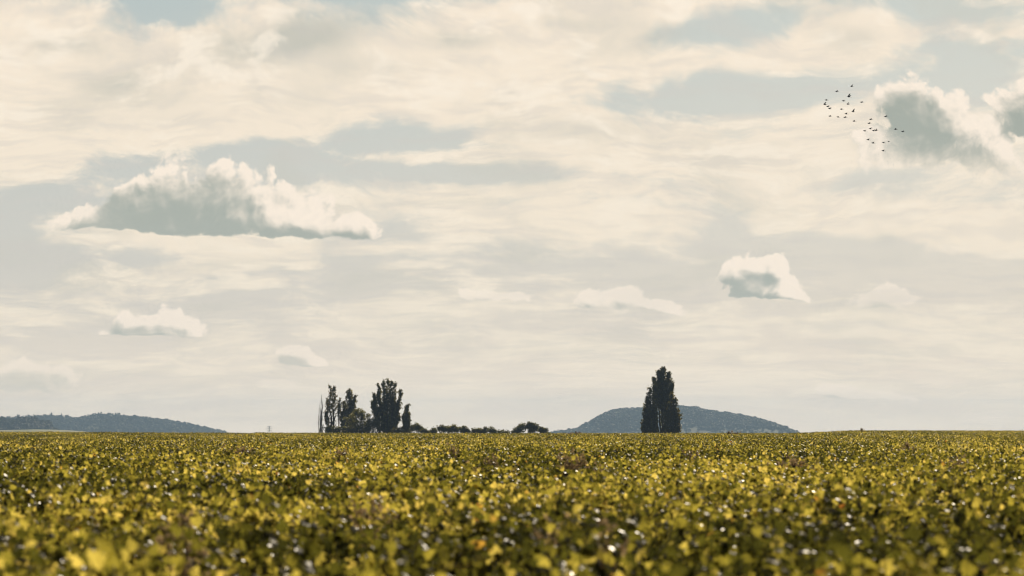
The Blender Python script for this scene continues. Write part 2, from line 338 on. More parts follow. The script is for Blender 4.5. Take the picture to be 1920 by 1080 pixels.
rng = np.random.default_rng(7)
def vnoise(x, y, seed=0):                     # smooth value noise, about -1..1
    xi = np.floor(x).astype(np.int64); yi = np.floor(y).astype(np.int64); fx = x - xi; fy = y - yi
    fx = fx * fx * (3 - 2 * fx); fy = fy * fy * (3 - 2 * fy)
    def h(a, b):
        v = np.sin((a * 127.1 + b * 311.7 + seed * 74.7) % 6283.18) * 43758.5453
        return (v - np.floor(v)) * 2 - 1
    return (h(xi, yi) * (1 - fx) + h(xi + 1, yi) * fx) * (1 - fy) + (h(xi, yi + 1) * (1 - fx) + h(xi + 1, yi + 1) * fx) * fy
def sstep(x, a, b):
    q = np.clip((x - a) / (b - a), 0, 1); return q * q * (3 - 2 * q)

# ---------------------------------------------------------------- the lie of the land
CREST = 380.0
def ground_z(x, y):
    x = np.asarray(x, float); y = np.asarray(y, float)
    yy = np.maximum(y, 1.0); s = x / yy
    z = .05 * vnoise(x / 30, y / 45, 3) * sstep(y, 20, 120)
    z = z - .14 * sstep(y, 60, 170) * (1 - sstep(y, 190, 330))        # a shallow dip before the crest
    z = z + sstep(y, 230, 370) * (.36 * sstep(s, .095, .122) - .03 * sstep(s, .12, .18) + .11 * sstep(-s, .09, .17) - .17)
    d = np.maximum(y - CREST - 30, 0)
    z = z - 4.5 * sstep(d, 0, 260) - 10 * sstep(d, 200, 1800) - 45 * sstep(d, 1800, 8000)
    return z

xs = np.concatenate([-np.geomspace(9000, 60, 40), np.linspace(-55, 55, 56), np.geomspace(60, 9000, 40)])
ys = np.concatenate([np.linspace(-400, -20, 8), np.linspace(0, 480, 97), np.geomspace(500, 16000, 60)])
gx, gy = np.meshgrid(xs, ys); gz = ground_z(gx, gy)
n, w = gx.shape; i = np.arange(n - 1)[:, None] * w; j = np.arange(w - 1)[None]
F = np.stack([i + j, i + j + 1, i + w + j + 1, i + w + j], -1).reshape(-1, 4)
g = mesh_object("ground", np.stack([gx, gy, gz], -1), F, M_GROUND, smooth=True); g['kind'] = 'structure'

# ---------------------------------------------------------------- hills, far ahead
def hill(name, profile, Y0, depth, seed, forest_label, bumps, ncrown, conifers=None, r0=6.0, clear=None, floor=-58.0, mat=None):
    """profile: silhouette of the wooded hill as the photograph shows it (column, row)"""
    px = np.array([p[0] for p in profile], float); py = np.array([p[1] for p in profile], float)
    X = (px - 960) / FPX * Y0; Z = EYE + (HOR - py) / FPX * Y0 - bumps
    nx, ny = 160, 40
    xs = np.linspace(X[0], X[-1], nx); v = np.linspace(-1, 1, ny)
    def height(x, q):
        z = np.interp(x, X, Z); c = np.cos(np.clip(q + .16 * vnoise(x / 160, q * 2, seed), -1, 1) * math.pi / 2) ** 1.15
        return floor + (z - floor) * c + (3.0 * vnoise(x / 90, q * 5, seed + 1)) * (1 - c) * c * 4
    gx, gv = np.meshgrid(xs, v)
    z = height(gx, gv); gy = Y0 + gv * depth
    i = np.arange(ny - 1)[:, None] * nx; j = np.arange(nx - 1)[None]
    F = np.stack([i + j, i + j + 1, i + nx + j + 1, i + nx + j], -1).reshape(-1, 4)
    h = mesh_object(name, np.stack([gx, gy, z], -1), F, mat or M_SLOPE, smooth=True); h['kind'] = 'structure'
    if not ncrown: return
    r = np.random.default_rng(seed)
    cx = r.uniform(X[0], X[-1], ncrown); cv = -np.abs(r.uniform(-1, .12, ncrown)) ** 1.0; cv[r.random(ncrown) < .12] = 0.02
    cv += r.uniform(-.03, .06, ncrown)
    keep = vnoise(cx / 130, cv * 6, seed + 5) > -.75 + 0.0 * cx
    keep &= ~((cv < -.5) & (vnoise(cx / 150 + 9, cv * 9, seed + 8) > .29) & (r.random(len(cx)) < .85))
    if clear: keep &= ~clear(cx, cv)
    cx, cv = cx[keep], cv[keep]
    cz = height(cx, cv); rad = r0 * r.uniform(.55, 1.25, len(cx)) * (1 + .5 * (r.random(len(cx)) < .08)); cy = Y0 + cv * depth
    # each crown is a rough dome of leaf masses
    k = 22; th = r.uniform(0, 2 * math.pi, (len(cx), k)); el = np.arcsin(r.uniform(-.25, 1, (len(cx), k)))
    rr = r.uniform(.75, 1.08, (len(cx), k))
    dirs = np.stack([np.cos(el) * np.cos(th), np.cos(el) * np.sin(th), np.sin(el)], -1)
    tall = np.ones(len(cx)); narrow = np.ones(len(cx))
    if conifers:
        cf = (r.random(len(cx)) < .75) & (cv > -.15) & (cx > conifers[0]) & (cx < conifers[1]); tall[cf] = 1.7; narrow[cf] = .55
        taper = np.where(cf[:, None], 1.05 - np.clip(dirs[..., 2], 0, 1), 1.0)
    else: taper = np.ones((len(cx), k))
    sc3 = np.stack([rad[:, None] * narrow[:, None] * taper, rad[:, None] * narrow[:, None] * taper, rad[:, None] * tall[:, None] * np.ones((1, k))], -1)
    pos = np.stack([cx, cy, cz + rad * .5], -1)[:, None] + dirs * rr[..., None] * sc3
    pos = pos.reshape(-1, 3); nn = dirs.reshape(-1, 3) + r.normal(0, .35, pos.shape)
    V, Fq = leaves(pos, nn, r.normal(0, 1, pos.shape), np.repeat(rad, k) * r.uniform(.7, 1.1, len(pos)), FAR, FAR_F)
    tint = np.repeat(np.clip(np.repeat(r.uniform(.1, .85, len(cx)), k) + r.normal(0, .08, len(pos)), 0, 1), 4)
    f = mesh_object("forest", V, Fq, M_FOREST, tint=tint); f['kind'] = 'stuff'; f['label'] = forest_label; f['category'] = 'forest'

hill("hills", [(1000, 818), (1040, 812), (1080, 805), (1104, 793), (1125, 781), (1148, 772), (1180, 768), (1205, 766), (1262, 762), (1300, 764), (1330, 771), (1375, 777), (1405, 782), (1436, 790), (1462, 803), (1482, 812), (1508, 822)],
     7000, 900, 11, "dense woodland covering the rounded hill behind the right poplars", 3.2, 20000, r0=3.5)
hill("hills", [(-420, 812), (-200, 798), (-60, 790), (20, 787), (90, 782), (150, 780), (210, 780), (262, 783), (310, 788), (345, 794), (380, 802), (405, 808), (422, 812), (450, 820)],
     7600, 1000, 23, "dense woodland covering the long low hill at the left", 3.2, 20000, conifers=(-1320 * 7600 / FPX * .73, -740 * 7600 / FPX), r0=3.7)
hill("hills", [(-300, 812), (-160, 792), (-60, 788), (10, 786), (35, 785), (60, 785), (82, 790), (95, 797), (110, 812), (130, 820)],
     5200, 420, 31, "darker strip of woodland in front of the left hill, above a pale field", 6.0, 6500, r0=3.6,
     clear=lambda x, v: (v < -.42))

M_PALE_FIELD = plain_mat("pale_stubble", (.26, .27, .12), (.34, .32, .17), .02, .95, 5, 0)
hill("field", [(-260, 812), (-120, 807), (20, 806.2), (70, 805), (110, 806), (150, 808.5), (185, 813), (210, 820)], 4300, 300, 37, "", 0, 0, mat=M_PALE_FIELD)

# ---------------------------------------------------------------- trees beyond the crest
def limb(p0, p1, rng_, wob, n=6, sag=0.0):
    s = np.linspace(0, 1, n)[:, None]; p = p0 + (p1 - p0) * s
    out = np.array([p1[0] - p0[0], p1[1] - p0[1], 0.0])
    p = p + out * (-(s * (1 - s)) * sag * -1.0)            # swing outward first, then rise
    p[1:-1] += rng_.normal(0, wob, (n - 2, 3)); return p

def spire_tree(name, label, Y, spires, base_px, seed, mat, base_py=822, group=None, dens=1.0, leaf=.42, bare=0.0, root_spread=.35, lower_bare=0.0, stem=1.0, cat="tree", depth=1.0, clump=.36):
    """spires: (column of the tip, row of the tip, half-width in px, fraction of its height where leaves begin)"""
    r = np.random.default_rng(seed); k = Y / FPX
    bx = (base_px - 960) * k; bz = float(ground_z(bx, Y)) - .1
    root = thing(name, label, cat, (bx, Y, bz), group)
    paths, P_, T_ = [], [], []
    for si, (tx, ty, hw, fr) in enumerate(spires):
        tip = np.array([(tx - base_px) * k, r.uniform(-1, 1) * hw * k * depth, EYE + (HOR - ty) * k - bz]); H = tip[2]
        foot = np.array([tip[0] * root_spread, tip[1] * root_spread, 0.0])
        ax = limb(foot, tip, r, .012 * H, 9, -.25)
        paths.append((ax, np.linspace(.013 * H + .06, .02, 9) * stem))
        R = hw * k; nl = int((15 + H * 1.7) * dens)
        for q in range(nl):
            t0 = fr + (1 - fr) * (q + r.random()) / nl * .96
            p0 = np.array([np.interp(t0, np.linspace(0, 1, 9), ax[:, c]) for c in range(3)])
            prof = (.62 + .38 * min(1, t0 / .35)) if t0 < .35 else max(.12, 1 - ((t0 - .35) / .66) ** 2.3)
            rad = R * prof * r.uniform(.55, 1.12); th = r.uniform(0, 2 * math.pi)
            up = rad * r.uniform(1.3, 2.4) + .3
            p1 = p0 + np.array([math.cos(th) * rad, math.sin(th) * rad * depth, up]); p1[2] = min(p1[2], H + r.uniform(-.3, .25))
            L = limb(p0, p1, r, .05, 5, .5); paths.append((L, np.linspace(.045 + .004 * H * (1 - t0), .012, 5) * (.5 + .5 * stem)))
            if bare and r.random() < bare: continue
            if lower_bare and t0 < lower_bare and r.random() < .72: continue
            m = int((15 + rad * 9) * dens * (1.0 if t0 > .1 else .8)) + 3
            u = r.uniform(.25, 1.06, m) ** .8
            pts = np.stack([np.interp(u, np.linspace(0, 1, 5), L[:, c]) for c in range(3)], -1)
            cen = r.normal(0, clump * (.6 + .12 * rad), (max(2, m // 5), 3)); pts = pts + cen[r.integers(0, len(cen), m)] * .8 + r.normal(0, clump * .55, (m, 3))
            P_.append(pts); T_.append(np.clip(r.normal(.45, .16) + r.normal(0, .16, m), 0, 1))
    V, Fq = tubes(paths, 5); mesh_object("trunk", V, Fq, M_BARK, root, smooth=True)
    if P_:
        P2 = np.concatenate(P_); T2 = np.concatenate(T_); P2[:, 2] = np.maximum(P2[:, 2], .1)
        nn = r.normal(0, 1, P2.shape); tip_ = r.normal(0, .7, P2.shape) + np.array([0, 0, .9])
        V, Fq = leaves(P2, nn, tip_, leaf * r.uniform(.6, 1.25, len(P2)), MID, MID_F)
        mesh_object("crown", V, Fq, mat, root, tint=np.repeat(T2, len(MID)))
    return root

def round_tree(name, label, Y, lumps, seed, mat, group=None, leaf=.34, dens=1.0, cat="bush", open_=0.0):
    """lumps: (column, row of its top, half-width px)"""
    r = np.random.default_rng(seed); k = Y / FPX
    base_px = sum(l[0] for l in lumps) / len(lumps); bx = (base_px - 960) * k; bz = float(ground_z(bx, Y)) - .1
    root = thing(name, label, cat, (bx, Y, bz), group); paths, P_, T_ = [], [], []
    for lx, ly, hw in lumps:
        top = EYE + (HOR - ly) * k - bz; R = hw * k; cx = (lx - base_px) * k; cz = max(top - R * .95, R * .6); cy = r.uniform(-.5, .5) * R
        foot = np.array([cx * .5, cy * .5, 0.0])
        m = int(26 * dens * (1 + R * .35))
        for q in range(m):
            d = unit(r.normal(0, 1, 3)); d[2] = d[2] * .9 + .12
            c = np.array([cx, cy, cz]) + d * np.array([R, R, top - cz]) * r.uniform(.45, 1.0) * np.array([1, 1, 1.0])
            if q % 2 == 0:
                L = limb(foot + r.normal(0, .12, 3) * np.array([1, 1, 0]), c, r, .08 * R ** .5, 6, -.3); paths.append((L, np.linspace(.09 + .012 * R, .012, 6)))
            if r.random() < open_: continue
            kk = int(20 * dens); pts = c + r.normal(0, .24 + .06 * R, (kk, 3)) * np.array([1, 1, .75])
            P_.append(pts); T_.append(np.clip(r.normal(.45, .17) + r.normal(0, .15, kk), 0, 1))
        # skirt reaching the ground
        kk = int(120 * dens * (1 - open_)); a = r.uniform(0, 2 * math.pi, kk)
        P_.append(np.stack([cx + np.cos(a) * R * r.uniform(.1, .9, kk), cy + np.sin(a) * R * r.uniform(.1, .9, kk), r.uniform(.1, 1, kk) * cz], -1)); T_.append(np.clip(r.normal(.4, .15, kk), 0, 1))
    V, Fq = tubes(paths, 5); mesh_object("trunk", V, Fq, M_BARK, root, smooth=True)
    P2 = np.concatenate(P_); T2 = np.concatenate(T_); P2[:, 2] = np.clip(P2[:, 2], .1, None)
    V, Fq = leaves(P2, r.normal(0, 1, P2.shape), r.normal(0, 1, P2.shape), leaf * r.uniform(.6, 1.25, len(P2)), MID, MID_F)
    mesh_object("crown", V, Fq, mat, root, tint=np.repeat(T2, len(MID)))
    return root

TY = 900.0
GL = "trees along the field edge, left stand"; GR = "three poplars of the right stand"
# left stand
spire_tree("bare_tree", "slender leafless grey tree with upright twigs, far left of the left stand", TY, [(604, 738, 3.5, .12), (600, 752, 3, .1), (602, 768, 3.5, .1), (598, 764, 2.5, .1), (603, 747, 3, .3)], 601, 101, M_POPLAR, group=GL, bare=1.0, dens=1.9, root_spread=.8, stem=.45)
spire_tree("poplar_tree", "thinning poplar with bare lower stems and rusty green top, right beside the leafless tree", TY + 6, [(618, 722, 8, .3), (627, 723, 7, .3), (613, 748, 4, .4), (638, 747, 4, .5), (610, 771, 3, .6), (624, 742, 7, .2)], 624, 102, M_RUST, group=GL, lower_bare=.68, dens=.7, root_spread=.55)
spire_tree("poplar_tree", "dark pointed poplar with a smaller side spire, behind the pale bushy tree", TY + 14, [(655, 729, 11, .08), (667, 739, 5, .2), (645, 752, 9, .08), (661, 750, 11, .06), (640, 772, 7, .05), (650, 765, 12, .03)], 653, 103, M_POPLAR, group=GL, dens=1.15)
round_tree("leafy_tree", "pale olive rounded tree with see-through crown in front of the dark pointed poplar", TY - 12, [(664, 766, 13), (674, 765, 10), (681, 776, 8), (656, 775, 12), (672, 785, 12)], 104, M_PALE, GL, leaf=.38, dens=.8, cat="tree", open_=.25)
round_tree("leafy_tree", "small dark round-topped tree between the pale olive tree and the biggest poplar", TY + 25, [(690, 775, 5), (687, 787, 6), (694, 796, 8)], 105, M_BUSH, GL, leaf=.36, dens=.6, cat="tree", open_=.3)
spire_tree("poplar_tree", "broadest and tallest dark poplar of the left stand, many upright limbs", TY + 4, [(727, 709, 8, .03), (735, 713, 7, .06), (742, 717, 6, .08), (719, 713, 6, .2), (708, 720, 6, .42), (751, 731, 4, .3), (701, 738, 6, .5), (697, 752, 6, .5), (726, 735, 12, .02), (738, 742, 11, .02), (715, 755, 10, .1), (746, 752, 7, .3), (706, 764, 9, .2)], 728, 106, M_POPLAR, group=GL, dens=1.05, root_spread=.45)
round_tree("bush", "dark low shrub at the left foot of the biggest poplar", TY - 3, [(698, 783, 10), (690, 793, 9), (706, 787, 9), (683, 800, 6)], 107, M_BUSH, GL, dens=.9)
spire_tree("poplar_tree", "small narrow leaning poplar right of the biggest poplar of the left stand", TY - 4, [(766, 758, 6, .03), (762, 763, 6, .03), (764, 775, 7, .02), (756, 779, 4, .4)], 760, 108, M_POPLAR, group=GL, dens=1.1, root_spread=.2)
round_tree("bush", "dark hedge-like shrub under the thinning poplar and the pointed poplar", TY - 8, [(616, 800, 7), (630, 797, 9), (643, 800, 9), (657, 796, 8), (668, 798, 7)], 109, M_BUSH, GL, dens=.9)
round_tree("bush", "brownish low shrub between the biggest poplar and the narrow leaning one", TY - 8, [(742, 803, 6), (751, 801, 6)], 110, M_RUST, GL, dens=.8)
# the line of bushes
BG = "bushes on the skyline between the two stands"
round_tree("bush", "round bush just right of the narrow leaning poplar", TY + 10, [(773, 796, 7), (767, 801, 5)], 111, M_BUSH, BG)
round_tree("bush", "second and larger round bush right of the narrow leaning poplar", TY + 4, [(782, 794, 7), (787, 799, 5)], 112, M_BUSH, BG)
round_tree("bush", "low bush tapering off to the right after the bush pair beside the narrow poplar", TY, [(795, 804, 5), (801, 808, 4)], 113, M_BUSH, BG)
round_tree("bush", "leftmost low bush of the long clump in the middle of the skyline", TY + 8, [(813, 803, 6), (808, 807, 3)], 114, M_BUSH, BG, dens=.8)
round_tree("bush", "lumpy bush second from left in the long skyline clump", TY, [(827, 797, 7), (833, 800, 5)], 115, M_BUSH, BG, dens=.9)
round_tree("bush", "pale-tinged wide bush in the middle of the long skyline clump", TY + 4, [(842, 800, 7), (850, 797, 7), (857, 800, 6)], 116, M_PALE, BG, dens=.9)
round_tree("bush", "dark bush closing the long skyline clump on the right", TY - 2, [(867, 797, 8), (873, 801, 6), (877, 807, 3)], 117, M_BUSH, BG, dens=.9)
round_tree("bush", "low ragged bush left of the dome-shaped bush", TY + 6, [(889, 804, 6), (898, 803, 6), (910, 800, 6), (904, 804, 6)], 118, M_BUSH, BG, dens=.8)
round_tree("bush", "small upright bush touching the low ragged one", TY, [(921, 801, 6), (927, 806, 5)], 119, M_BUSH, BG, dens=.8)
round_tree("bush", "lowest dome-shaped bush of the skyline row", TY + 2, [(940, 806, 9), (948, 807, 7)], 120, M_BUSH, BG)
round_tree("leafy_tree", "left one of the pair of small round trees right of the dome-shaped bush", TY - 6, [(980, 793, 9), (971, 800, 7), (965, 806, 5)], 121, M_BUSH, BG, cat="tree")
round_tree("leafy_tree", "right and boxier one of the pair of small round trees", TY - 6, [(993, 792, 6), (1003, 793, 7), (998, 797, 9)], 122, M_BUSH, BG, cat="tree")
round_tree("bush", "low bush at the right end of the skyline row, next to the boxy small tree", TY - 2, [(1014, 801, 5), (1022, 803, 7)], 123, M_BUSH, BG)
# right stand, in front of the hill
spire_tree("poplar_tree", "tallest central poplar of the right stand, rising above the hill", TY - 30, [(1244, 689, 13, .5), (1233, 695, 12, .52), (1253, 699, 12, .45), (1226, 709, 8, .64), (1260, 717, 8, .5), (1244, 712, 8, .08), (1242, 712, 16, .55)], 1241, 131, M_POPLAR, group=GR, dens=1.15, root_spread=.25)
spire_tree("poplar_tree", "darkest left-hand poplar of the right stand, broad at the foot", TY - 38, [(1219, 726, 8, .05), (1213, 742, 8, .04), (1228, 737, 6, .3), (1209, 766, 7, .03), (1226, 762, 9, .02), (1218, 772, 13, .01), (1206, 792, 5, .05), (1230, 785, 5, .02)], 1219, 132, M_POPLAR, group=GR, dens=1.2, root_spread=.6, leaf=.44)
spire_tree("poplar_tree", "greener lower right-hand poplar of the right stand", TY - 42, [(1260, 738, 7, .1), (1266, 746, 6, .1), (1256, 755, 10, .03), (1270, 768, 7, .05), (1262, 765, 13, .02), (1273, 784, 5, .04), (1250, 768, 8, .04)], 1260, 133, M_RUST, group=GR, dens=1.15, root_spread=.6)

# ---------------------------------------------------------------- pylon and post far away
def pylon(px, top, Y, label):
    k = Y / FPX; x = (px - 960) * k; bz = float(ground_z(x, Y)); H = EYE + (HOR - top) * k - bz
    root = thing("pylon", label, "pylon", (x, Y, bz)); b = 2.6
    leg = lambda sx, sy: np.array([[sx * b, sy * b, 0], [sx * .9, sy * .9, H * .62], [sx * .5, sy * .5, H]])
    P_ = [(leg(sx, sy), [.16] * 3) for sx in (-1, 1) for sy in (-1, 1)]
    for q in range(7):
        z0, z1 = H * q / 7, H * (q + 1) / 7; f = lambda z: b + (.9 - b) * min(1, z / (H * .62)) if z < H * .62 else .9 - .4 * (z - H * .62) / (H * .38)
        for s in (-1, 1): P_ += [(np.array([[-f(z0) * s, -f(z0), z0], [f(z1) * s, -f(z1), z1]]), [.09] * 2), (np.array([[-f(z0) * s, f(z0), z0], [f(z1) * s, f(z1), z1]]), [.09] * 2)]
    V, F = tubes(P_, 4); mesh_object("lattice_tower", V, F, M_STEEL, root)
    A = []
    for zf, wd in ((.76, 3.6), (.87, 4.2), (.97, 3.2)):
        for s in (-1, 1): A += [(np.array([[0, 0, H * zf], [s * wd, 0, H * zf + .4]]), [.14] * 2), (np.array([[0, 0, H * zf + 1.3], [s * wd, 0, H * zf + .4]]), [.1] * 2), (np.array([[s * wd, 0, H * zf + .4], [s * wd, 0, H * zf - 1.2]]), [.12] * 2)]
    V, F = tubes(A, 4); mesh_object("cross_arm", V, F, M_STEEL, root)
pylon(505, 799, 4200, "faint grey lattice pylon on the skyline left of the leafless tree")

# ---------------------------------------------------------------- the vineyard
ROW = 1.15; TH = math.radians(17)             # rows run nearly across the view
ca, sa = math.cos(TH), math.sin(TH)
def canopy(x, y):
    h = 1.13 + .15 * vnoise(x / .5, y / .9, 20) + .06 * vnoise(x / 1.3, y / 1.6, 21) + .04 * vnoise(x / 4.5, y / 7, 22) + .05 * vnoise(x / 14, y / 22, 23) * sstep(y, 40, 160)
    return h + .10 * sstep(-x / np.maximum(y, 1), .02, .12) * sstep(y, 230, 300) * vnoise(x / 2.2, y / 5, 24)
def field(y0, y1, per_m2, nleaf, tmpl, faces, size, seed, stalk=False, grow=1.0, shoots=.1):
    r = np.random.default_rng(seed)
    hw = lambda y: .215 * y + 8.0
    area = (.215 * (y1 ** 2 - y0 ** 2) + 16 * (y1 - y0)); N = int(area * per_m2)
    y = np.sqrt(r.uniform(y0 ** 2, y1 ** 2, N)); x = r.uniform(-1, 1, N) * hw(y)
    s = x * ca + y * sa; q = -x * sa + y * ca                     # along and across the rows
    wob = .09 * vnoise(s / 6, q / 6, 5)
    q = (np.round(q / ROW) * ROW) + wob + r.normal(0, .19, N)
    x = s * ca - q * sa; y = s * sa + q * ca
    gap = vnoise(s / 1.1, np.round(q / ROW) * 3.3, 31)             # a vine every metre or so, some missing or weak
    ok = (gap > -.55 - .3 * r.random(N)) & (y > y0 * .98); x, y = x[ok], y[ok]; N = len(x)
    gz_ = ground_z(x, y); top = canopy(x, y) + r.normal(0, .045, N) + shoots * (r.random(N) < .10) * r.random(N) * 2
    lean = r.normal(0, .16, (N, 2))
    u = r.uniform(0, 1, (N, nleaf)) ** .62                          # leaves crowd towards the tip
    d = .62 * (1 - u)
    px = x[:, None] + lean[:, :1] * u + r.normal(0, .062 * grow, (N, nleaf)); pyy = y[:, None] + lean[:, 1:] * u + r.normal(0, .062 * grow, (N, nleaf)); pz = (gz_ + top)[:, None] - d + r.normal(0, .02, (N, nleaf))
    pos = np.stack([px, pyy, pz], -1).reshape(-1, 3)
    nn = r.normal(0, .7, pos.shape) + np.array([0, -.25, .2])
    tip = r.normal(0, .8, pos.shape) + np.array([0, 0, -.55])
    sz = size * r.uniform(.55, 1.2, len(pos)) * (1.15 - .4 * u.ravel() ** 3)
    V, F = leaves(pos, nn, tip, sz, tmpl, faces)
    plant = .395 + .27 * vnoise(x / 3.2, y / 6.5, 41) + .12 * vnoise(x / .8, y / .8, 43) + .10 * vnoise(x / 7, y / 22, 44)
    ti = np.repeat(plant, nleaf) + r.normal(0, .21, len(pos)); rust = r.random(len(pos)) < .004; ti[rust] = r.uniform(.9, 1.0, rust.sum()); ti[~rust] = np.clip(ti[~rust], 0, .88)
    T = np.repeat(ti, len(tmpl))
    st = None
    if stalk:
        P_ = [(np.array([[x[i] - lean[i, 0] * .4, y[i] - lean[i, 1] * .4, gz_[i] + .45], [x[i], y[i], gz_[i] + top[i] * .62], [x[i] + lean[i, 0], y[i] + lean[i, 1], gz_[i] + top[i] + .01]]), [.006, .005, .002]) for i in range(0, N, 1)]
        st = tubes(P_, 3)
    return V, F, T, st
parts = [field(9, 34, 15, 15, LEAF, LEAF_F, .097, 51, True), field(34, 80, 16, 13, MID, MID_F, .094, 52), field(80, 170, 15, 8, MID, MID_F, .100, 53, grow=1.4), field(170, 440, 13, 5, FAR, FAR_F, .125, 54, grow=1.8, shoots=.06)]
Vs, Fs, Ts, b = [], [], [], 0
for V, F, T, st in parts:
    Vs.append(V); Fs.append(F + b); Ts.append(T); b += len(V)
vf = mesh_object("vineyard_foliage", np.concatenate(Vs), np.concatenate(Fs), M_VINE, tint=np.concatenate(Ts))
vf['kind'] = 'stuff'; vf['label'] = "yellow green backlit vine leaves filling the whole field up to the skyline"; vf['category'] = 'vineyard'
V, F = parts[0][3]
vs = mesh_object("vine_canes", V, F, M_SHOOT); vs['kind'] = 'stuff'; vs['label'] = "thin brown vine canes among the nearest leaves of the field"; vs['category'] = 'vineyard'
del parts, Vs, Fs, Ts

# ---------------------------------------------------------------- tall dry weeds standing in the vines
def weed(px, py, Y, h, wd, label, seed, n=26):
    r = np.random.default_rng(seed); x = (px - 960) / FPX * Y; gz_ = float(ground_z(x, Y))
    root = thing("dry_weed", label, "weed", (x, Y, gz_), "tall dry weeds standing above the vines")
    S, P_ = [], []
    for i in range(n):
        a = r.uniform(0, 2 * math.pi); R = wd * abs(r.normal(0, .55)); H = h * r.uniform(.72, 1.0)
        L = limb(np.array([r.normal(0, .05), r.normal(0, .05), 0]), np.array([math.cos(a) * R, math.sin(a) * R, H]), r, .02, 6, -.3); S.append((L, np.linspace(.006, .0015, 6)))
        for q in range(5):
            t0 = r.uniform(.5, .95); p0 = np.array([np.interp(t0, np.linspace(0, 1, 6), L[:, c]) for c in range(3)]); p1 = p0 + np.array([r.normal(0, .06), r.normal(0, .06), r.uniform(.05, .16)])
            S.append((np.stack([p0, p1]), [.002, .001])); m = 7
            P_.append(p0 + (p1 - p0) * r.uniform(.2, 1.1, (m, 1)) + r.normal(0, .012, (m, 3)))
    V, F = tubes(S, 3); mesh_object("stem", V, F, M_SHOOT, root)
    P2 = np.concatenate(P_); V, F = leaves(P2, r.normal(0, 1, P2.shape), r.normal(0, 1, P2.shape), (.03 + Y * .00025) * r.uniform(.6, 1.4, len(P2)), FAR, FAR_F)
    mesh_object("seed_head", V, F, M_WEED, root, tint=np.repeat(r.uniform(.1, .9, len(P2)), 4))  # scattered small blades that make up the weed's dry seed heads
WE = [(850, 60, 1.52, .20, "narrow brown weed below the long skyline clump of bushes"), (910, 50, 1.36, .32, "wide short brown weed right of the narrow one below the skyline bushes"),
      (1072, 47, 1.50, .28, "tallest brown feathery weed in the middle of the field"), (1092, 48, 1.40, .34, "broad pale brown weed hugging the right side of the tallest feathery weed"),
      (1490, 52, 1.40, .60, "widest wispy weed, in the field below the right end of the right hill"), (1800, 50, 1.36, .36, "brown weed in the field near the right edge of the picture"),
      (640, 62, 1.38, .40, "brown weed in the field straight below the thinning poplar"), (450, 78, 1.42, .45, "brown weed in the field below the right end of the left hill"),
      (1140, 15.5, 1.42, .10, "out-of-focus thin brown weed in the foreground left of the frame's right third"), (345, 16.5, 1.36, .16, "out-of-focus brown weed in the left foreground"),
      (1045, 19.0, 1.40, .08, "out-of-focus single brown stalk in the middle foreground"), (1700, 90, 1.42, .5, "faint brown weed high in the field at the right, near the skyline"),
      (705, 22, 1.36, .2, "out-of-focus brown weed tuft in the foreground below the biggest left poplar"), (1290, 66, 1.36, .4, "small brown weed in the field just below the right-hand poplar")]
for i, (px, Y, h, wd, lb) in enumerate(WE): weed(px, 0, Y, h, wd, lb, 300 + i, 48 if Y > 30 else 12)
# weeds and stray shoots that break the skyline
for i, (px, Y, h, wd, lb) in enumerate([(1068, 330, 1.55, .5, "small weed breaking the skyline at the left foot of the right hill"), (1085, 335, 1.6, .6, "bushier weed breaking the skyline at the left foot of the right hill"),
        (1368, 320, 1.7, .5, "taller thin weed on the skyline in front of the right hill's right flank"), (1380, 325, 1.55, .5, "lower thin weed on the skyline in front of the right hill's right flank"),
        (1615, 340, 1.75, .25, "single stray shoot on the skyline right of the right hill")]): weed(px, 0, Y, h, wd, lb, 340 + i, 16)

